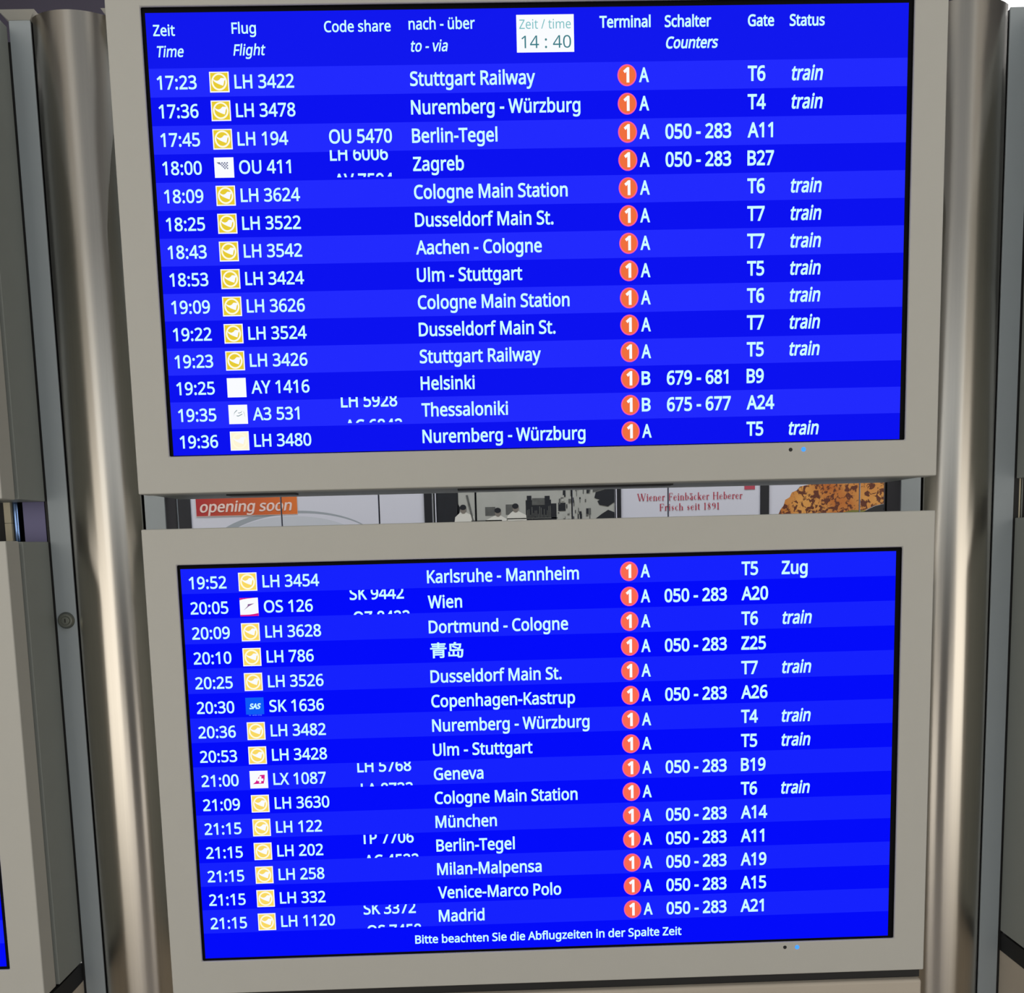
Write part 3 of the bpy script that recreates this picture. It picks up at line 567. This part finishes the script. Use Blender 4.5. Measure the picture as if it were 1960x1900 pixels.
# ================================================================ poster wall behind the gap
YP = 2.5
PW = mat('poster_white', (214, 216, 228), .5); PLT = mat('poster_plate_grey', (158, 166, 174), .5); PLT2 = mat('poster_plate_light', (200, 205, 214), .5)
PORG = mat('poster_orange', (214, 96, 48), .5); PRED = mat('poster_red', (188, 26, 34), .5); PTX = mat('poster_label_text', (240, 214, 206), .5)
PDR = mat('poster_dark_red_ink', (186, 70, 90), .5); PBK = mat('hoarding_black_frame', (20, 22, 30), .5)
BG_ = mat('photo_grey', (176, 178, 172), .5, 0, .12, 14); BK_ = mat('photo_black', (24, 28, 36), .5, 0, .3, 30); BM_ = mat('photo_mid', (92, 94, 92), .5, 0, .5, 45); BW_ = mat('photo_white', (222, 222, 214), .5); BF_ = mat('photo_face', (130, 124, 116), .5)
def red_orange():
    m = bpy.data.materials.new('label_red_to_orange'); m.use_nodes = True; nt = m.node_tree; b = nt.nodes['Principled BSDF']
    tc = nt.nodes.new('ShaderNodeTexCoord'); sp = nt.nodes.new('ShaderNodeSeparateXYZ'); mr = nt.nodes.new('ShaderNodeMapRange'); cr = nt.nodes.new('ShaderNodeValToRGB')
    nt.links.new(tc.outputs['Object'], sp.inputs[0]); nt.links.new(sp.outputs['X'], mr.inputs['Value'])
    mr.inputs['From Min'].default_value = -.44; mr.inputs['From Max'].default_value = -.04
    cr.color_ramp.elements[0].color = (*lin((176, 26, 40)), 1); cr.color_ramp.elements[1].color = (*lin((226, 118, 44)), 1)
    nt.links.new(mr.outputs[0], cr.inputs[0]); nt.links.new(cr.outputs[0], b.inputs['Base Color']); b.inputs['Roughness'].default_value = .5
    return m
RO = red_orange()
def bread_mat():
    m = bpy.data.materials.new('seeded_bread_print'); m.use_nodes = True; nt = m.node_tree; b = nt.nodes['Principled BSDF']
    tc = nt.nodes.new('ShaderNodeTexCoord'); n1 = nt.nodes.new('ShaderNodeTexVoronoi'); n1.inputs['Scale'].default_value = 48
    n3 = nt.nodes.new('ShaderNodeTexNoise'); n3.inputs['Scale'].default_value = 52; n3.inputs['Detail'].default_value = 3; n3.inputs['Distortion'].default_value = .8
    n2 = nt.nodes.new('ShaderNodeTexNoise'); n2.inputs['Scale'].default_value = 7
    for n in (n1, n2, n3): nt.links.new(tc.outputs['Object'], n.inputs['Vector'])
    c2 = nt.nodes.new('ShaderNodeValToRGB'); c2.color_ramp.elements[0].position = .35; c2.color_ramp.elements[1].position = .65
    c2.color_ramp.elements[0].color = (*lin((190, 104, 30)), 1); c2.color_ramp.elements[1].color = (*lin((226, 160, 78)), 1)
    nt.links.new(n2.outputs['Fac'], c2.inputs[0])
    c1 = nt.nodes.new('ShaderNodeValToRGB'); c1.color_ramp.elements[0].position = .50; c1.color_ramp.elements[1].position = .57
    nt.links.new(n3.outputs['Fac'], c1.inputs[0])
    mx = nt.nodes.new('ShaderNodeMix'); mx.data_type = 'RGBA'; mx.inputs['B'].default_value = (*lin((96, 40, 16)), 1)
    nt.links.new(c1.outputs[0], mx.inputs['Factor']); nt.links.new(c2.outputs[0], mx.inputs['A']); nt.links.new(mx.outputs['Result'], b.inputs['Base Color']); b.inputs['Roughness'].default_value = .5
    return m
BREAD = bread_mat()
GRN = mat('print_olive', (120, 120, 50), .5)
hw = thing('poster_wall', 'shop hoarding of tall boards with food and bakery posters, seen through the gap', 'hoarding', (0, YP+.03, 0))
JX = [-1.265+.0, -.883, -.502, -.122, .258, .639, 1.020, 1.401, 1.782]
JX = [-2.41, -2.028, -1.646, -1.264]+JX[1:]+[2.163, 2.545]
ZT = 2.95
for a, b in zip(JX[:-1], JX[1:]):
    boxo('board', (a+.003, b-.003, YP+.002, YP+.03, .02, ZT), PW, hw, bevel=.001)
boxo('backing', (-2.41, 2.545, YP+.031, YP+.04, 0, ZT), PBK, hw)
for a, b, nm in ((-1.262, -1.235, 'frame_bar'), (-.324, -.293, 'frame_bar'), (.427, .451, 'frame_bar'), (1.004, 1.038, 'frame_bar'), (1.499, 1.56, 'frame_bar')):
    boxo(nm, (a, b, YP-.006, YP+.0005, .02, ZT), PBK, hw)
boxo('edge_strip', (.430, .434, YP-.008, YP-.006, .02, ZT), PW, hw)
boxo('edge_strip', (-.281, -.277, YP-.008, YP-.006, .02, ZT), PW, hw)
def printed(name, draw, mats, label, x0, x1, z0=-.75, z1=.95):
    """a flat print, cut where the boards of the wall meet"""
    cuts = [x0]+[j for j in JX if x0 < j < x1]+[x1]
    full = bmesh.new()
    for a, b in zip(cuts[:-1], cuts[1:]):
        bm = bmesh.new(); draw(bm); clip(bm, Z0+z0, Z0+z1, a+(.003 if a in JX else 0), b-(.003 if b in JX else 0))
        bm.verts.index_update(); mp = [full.verts.new(v.co) for v in bm.verts]
        for f in bm.faces:
            try: full.faces.new([mp[v.index] for v in f.verts]).material_index = f.material_index
            except ValueError: pass
        bm.free()
    # origin shift handled by bm_obj
    return bm_obj(name, full, mats, hw, label)
Y1, Y2, Y3, Y4 = YP+.0010, YP+.0003, YP-.0004, YP-.0010
def d1(bm):
    poly(bm, ell(-.835, Z0-.06, .335, .146, 64), Y1, 0)
    poly(bm, ell(-.815, Z0-.065, .318, .140, 64), Y2, 2)
    poly(bm, ell(-.845, Z0-.075, .30, .140, 64), Y3, 1)
    poly(bm, ell(-.86, Z0-.115, .16, .142, 40), Y3-.0004, 3)
printed('plate_print', d1, [PLT, PLT2, PW, mat('poster_food_beige', (206, 186, 160), .5)], 'printed white plate', -1.235, -.324)
def d2(bm):
    quad(bm, -1.2145, -.8195, Z0+.0715, Z0+.1600, Y4, 1); quad(bm, -1.2135, -.8205, Z0+.0735, Z0+.1580, Y4-.0005, 0)
o = printed('label_print', d2, [RO, PTX], 'red to orange label', -1.235, -.324)
# the ramp runs along the label in the label's own coordinates
for v in RO.node_tree.nodes:
    if v.type == 'MAP_RANGE': v.inputs['From Min'].default_value = -1.214; v.inputs['From Max'].default_value = -.82
def d3(bm):
    for i, (dx, dz) in enumerate(((0, 0), (.0016, 0), (-.0016, 0), (0, .0012), (.001, .0012), (-.001, -.0008))):
        text(bm, 'opening soon', -1.200+dx, Z0+.0880+dz, Y4-.0010-.0002*i, 1, .0700, .2, 0, 0, xr=-.842+dx)
printed('label_lettering', d3, [PTX], None, -1.235, -.324)
def d4(bm):
    R_ = random.Random(3)
    quad(bm, -.290, .425, Z0-.30, Z0+.42, Y1, 0)
    quad(bm, -.288, -.190, Z0-.3, Z0+.40, Y2, 1); poly(bm, [(-.192, Z0-.01), (-.192, Z0+.1), (-.183, Z0+.08), (-.20, Z0-.01)], Y2, 1)
    def man(x, z, k, lean=0):
        poly(bm, [(x-.045*k+lean, Z0-.05), (x+.05*k, Z0-.05), (x+.042*k, Z0+z-.028), (x+.012, Z0+z-.012), (x-.012, Z0+z-.012), (x-.032*k+lean, Z0+z-.030)], Y3, 4)
        poly(bm, ell(x+.001, Z0+z, .0125, .017, 16), Y4, 3); poly(bm, ell(x, Z0+z+.008, .0128, .0105, 14), Y4-.0004, 1)
    man(-.172, .075, 1); man(-.036, .060, .9, -.02); man(.034, .075, 1)
    quad(bm, -.085, -.045, Z0+.048, Z0+.082, Y2, 2); quad(bm, -.004, .026, Z0+.05, Z0+.09, Y2, 2)
    poly(bm, [(-.160, Z0+.13), (-.152, Z0+.13), (-.128, Z0+.02), (-.134, Z0+.02)], Y4-.0006, 2)
    quad(bm, -.126, -.118, Z0-.1, Z0+.4, Y2, 2); quad(bm, -.14, -.02, Z0+.026, Z0+.031, Y3, 2); quad(bm, -.0, .2, Z0+.032, Z0+.036, Y3, 2)
    quad(bm, .075, .175, Z0-.2, Z0+.105, Y2, 1); quad(bm, .080, .098, Z0+.10, Z0+.122, Y3, 1); quad(bm, .150, .17, Z0+.095, Z0+.12, Y3, 1)
    quad(bm, .100, .150, Z0+.085, Z0+.112, Y3, 2); quad(bm, .175, .196, Z0-.2, Z0+.09, Y3, 1)
    for i in range(16): quad(bm, .08+i*.006, .083+i*.006, Z0+.03+.01*R_.random(), Z0+.045+.04*R_.random(), Y4, 2)
    quad(bm, .203, .232, Z0+.060, Z0+.092, Y3, 1)
    for i in range(60):
        x = .200+.13*R_.random(); z = -.02+.17*R_.random(); quad(bm, x, x+.002+.010*R_.random()**2, Z0+z, Z0+z+.004+.026*R_.random(), Y3-.0001*i/10, R_.choice((1, 2, 2, 0)))
    poly(bm, [(.352, Z0+.13), (.425, Z0+.15), (.425, Z0+.09), (.400, Z0+.073), (.366, Z0+.080), (.358, Z0+.095), (.368, Z0+.10), (.346, Z0+.108)], Y3, 1)
    poly(bm, [(.348, Z0+.025), (.375, Z0+.045), (.40, Z0+.06), (.425, Z0+.05), (.425, Z0-.02), (.36, Z0-.02)], Y3, 1)
    poly(bm, [(.34, Z0+.13), (.352, Z0+.35), (.425, Z0+.35), (.425, Z0+.15)], Y3, 2)
printed('photo_print', d4, [BG_, BK_, BM_, BF_, BW_], 'black and white photograph of bakers at machines', -.293, .427)
# ---- thin serif lettering of the bakery sign (stems thick, hairlines thin)
SER = {'W': (.95, ['T0,.7,.22,0', 'h.22,0,.45,.62', 'T.42,.7,.64,0', 'h.64,0,.88,.7', 's.0,.7', 's.42,.7', 's.86,.7']),
 'i': (.28, ['T.14,.44,.14,0', 's.12,0', 's.10,.44', 'd.14,.6']), 'e': (.44, ['T.09,.36,.09,.08', 'h.09,.24,.37,.26', 'h.37,.26,.33,.4', 'h.33,.4,.2,.45', 'h.2,.45,.09,.36', 'h.09,.08,.2,-.01', 'h.2,-.01,.38,.08']),
 'n': (.52, ['T.11,.44,.11,0', 'T.39,.36,.39,0', 'h.11,.36,.26,.45', 'h.26,.45,.39,.36', 's.11,0', 's.39,0']), 'r': (.38, ['T.12,.44,.12,0', 'h.12,.34,.24,.44', 'd.3,.4', 's.12,0']),
 'F': (.56, ['T.14,.7,.14,0', 'h.14,.69,.5,.69', 'h.14,.36,.4,.36', 'h.5,.69,.5,.55', 'h.4,.44,.4,.28', 's.14,0']), 'b': (.5, ['T.12,.72,.12,0', 'T.40,.34,.40,.1', 'h.12,.36,.26,.45', 'h.26,.45,.4,.34', 'h.4,.1,.26,0', 'h.26,0,.12,.06']),
 'a': (.46, ['T.34,.36,.34,.0', 'h.34,.36,.22,.45', 'h.22,.45,.1,.38', 'h.34,.26,.12,.18', 'T.11,.18,.11,.06', 'h.11,.06,.2,-.01', 'h.2,-.01,.34,.08', 's.37,0']),
 'ä': (.46, ['T.34,.36,.34,.0', 'h.34,.36,.22,.45', 'h.22,.45,.1,.38', 'h.34,.26,.12,.18', 'T.11,.18,.11,.06', 'h.11,.06,.2,-.01', 'h.2,-.01,.34,.08', 's.37,0', 'd.13,.6', 'd.3,.6']),
 'c': (.42, ['T.1,.34,.1,.1', 'h.1,.34,.22,.45', 'h.22,.45,.34,.38', 'h.1,.1,.22,0', 'h.22,0,.36,.08']), 'k': (.52, ['T.12,.72,.12,0', 'h.12,.16,.38,.42', 'T.24,.26,.40,0', 's.12,0', 's.38,.43', 's.42,0']),
 'H': (.76, ['T.15,.7,.15,0', 'T.6,.7,.6,0', 'h.15,.36,.6,.36', 's.15,0', 's.15,.69', 's.6,0', 's.6,.69']), 's': (.38, ['h.3,.38,.18,.45', 'h.18,.45,.08,.36', 'T.1,.33,.28,.13', 'h.28,.1,.18,-.01', 'h.18,-.01,.06,.08']),
 'h': (.52, ['T.11,.72,.11,0', 'T.39,.36,.39,0', 'h.11,.36,.26,.45', 'h.26,.45,.39,.36', 's.11,0', 's.39,0']), 't': (.3, ['T.13,.6,.13,.04', 'h.04,.44,.26,.44', 'h.13,.04,.26,.04']),
 '1': (.36, ['T.18,.7,.18,0', 's.18,0', 'h.08,.6,.18,.7']), '8': (.5, ['h.24,.7,.1,.56', 'h.24,.7,.38,.56', 'T.12,.54,.36,.2', 'h.38,.56,.12,.2', 'h.12,.2,.12,.08', 'h.12,.08,.24,0', 'h.24,0,.37,.1', 'h.37,.1,.36,.2']),
 '9': (.5, ['T.1,.6,.1,.42', 'h.1,.6,.24,.7', 'h.24,.7,.38,.58', 'h.1,.42,.24,.33', 'h.24,.33,.38,.42', 'T.38,.58,.38,.2', 'h.38,.2,.14,.0']), ' ': (.3, [])}
def serif(bm, st, x, xr, z, h, y, mi=0):
    W_ = sum(SER[c][0] for c in st)+.04*(len(st)-1); k = (xr-x)/W_; cx = 0
    for c in st:
        for q in SER[c][1]:
            p = [float(v) for v in q[1:].split(',')]
            X = lambda a: x+k*(cx+a); Zf = lambda b: Z0+z+h*b
            if q[0] in 'Th':
                x0, z0, x1, z1 = X(p[0]), Zf(p[1]), X(p[2]), Zf(p[3]); wd = k*(.13 if q[0] == 'T' else .045)/2
                dx, dz = x1-x0, z1-z0; L = math.hypot(dx, dz) or 1; nx, nz = -dz/L*wd, dx/L*wd
                poly(bm, [(x0+nx, z0+nz), (x1+nx, z1+nz), (x1-nx, z1-nz), (x0-nx, z0-nz)], y, mi)
            elif q[0] == 's': quad(bm, X(p[0]-.11), X(p[0]+.11), Zf(p[1])-k*.015, Zf(p[1])+k*.02, y, mi)
            else: poly(bm, ell(X(p[0]), Zf(p[1]), k*.07, k*.07, 10), y, mi)
        cx += SER[c][0]+.04
def d5(bm):
    serif(bm, 'Wiener Feinbäcker Heberer', .519, .934, .091, .040, Y2)
    serif(bm, 'Frisch seit 1891', .603, .843, .0515, .038, Y2)
    quad(bm, .941, .983, Z0+.126, Z0+.20, Y2, 0)
printed('bakery_lettering', d5, [PDR], 'thin dark red serif lettering', .451, 1.004)
def d6(bm):
    poly(bm, [(1.060, Z0-.06), (1.062, Z0-.01), (1.078, Z0+.027), (1.086, Z0+.045), (1.098, Z0+.060), (1.104, Z0+.082), (1.122, Z0+.092), (1.130, Z0+.110), (1.150, Z0+.118), (1.162, Z0+.132), (1.20, Z0+.140), (1.30, Z0+.156), (1.42, Z0+.175), (1.498, Z0+.18), (1.498, Z0+.058), (1.46, Z0+.050), (1.437, Z0+.040), (1.41, Z0+.026), (1.38, Z0-.02), (1.30, Z0-.08)], Y1, 0)
    poly(bm, [(1.31, Z0+.020), (1.37, Z0+.036), (1.43, Z0+.033), (1.40, Z0+.012)], Y2, 1)
    poly(bm, [(1.40, Z0+.0), (1.412, Z0+.024), (1.44, Z0+.039), (1.465, Z0+.049), (1.498, Z0+.056), (1.498, Z0+.0)], Y2, 2)
printed('bread_print', d6, [BREAD, GRN, PBK], 'photograph of a seeded golden bread roll', 1.038, 1.499)

# luminous ceiling panel seen above the right neighbour display
t = thing('ceiling_luminaire', 'bright white luminous panel above the right neighbour display', 'light', (2.9, 2.75, 4.2))
boxo('diffuser', (1.93, 3.9, 2.70, 2.72, Z0+1.895, Z0+2.6), LIT, t); boxo('housing', (1.92, 3.91, 2.721, 2.80, Z0+1.885, Z0+2.61), CASE, t)
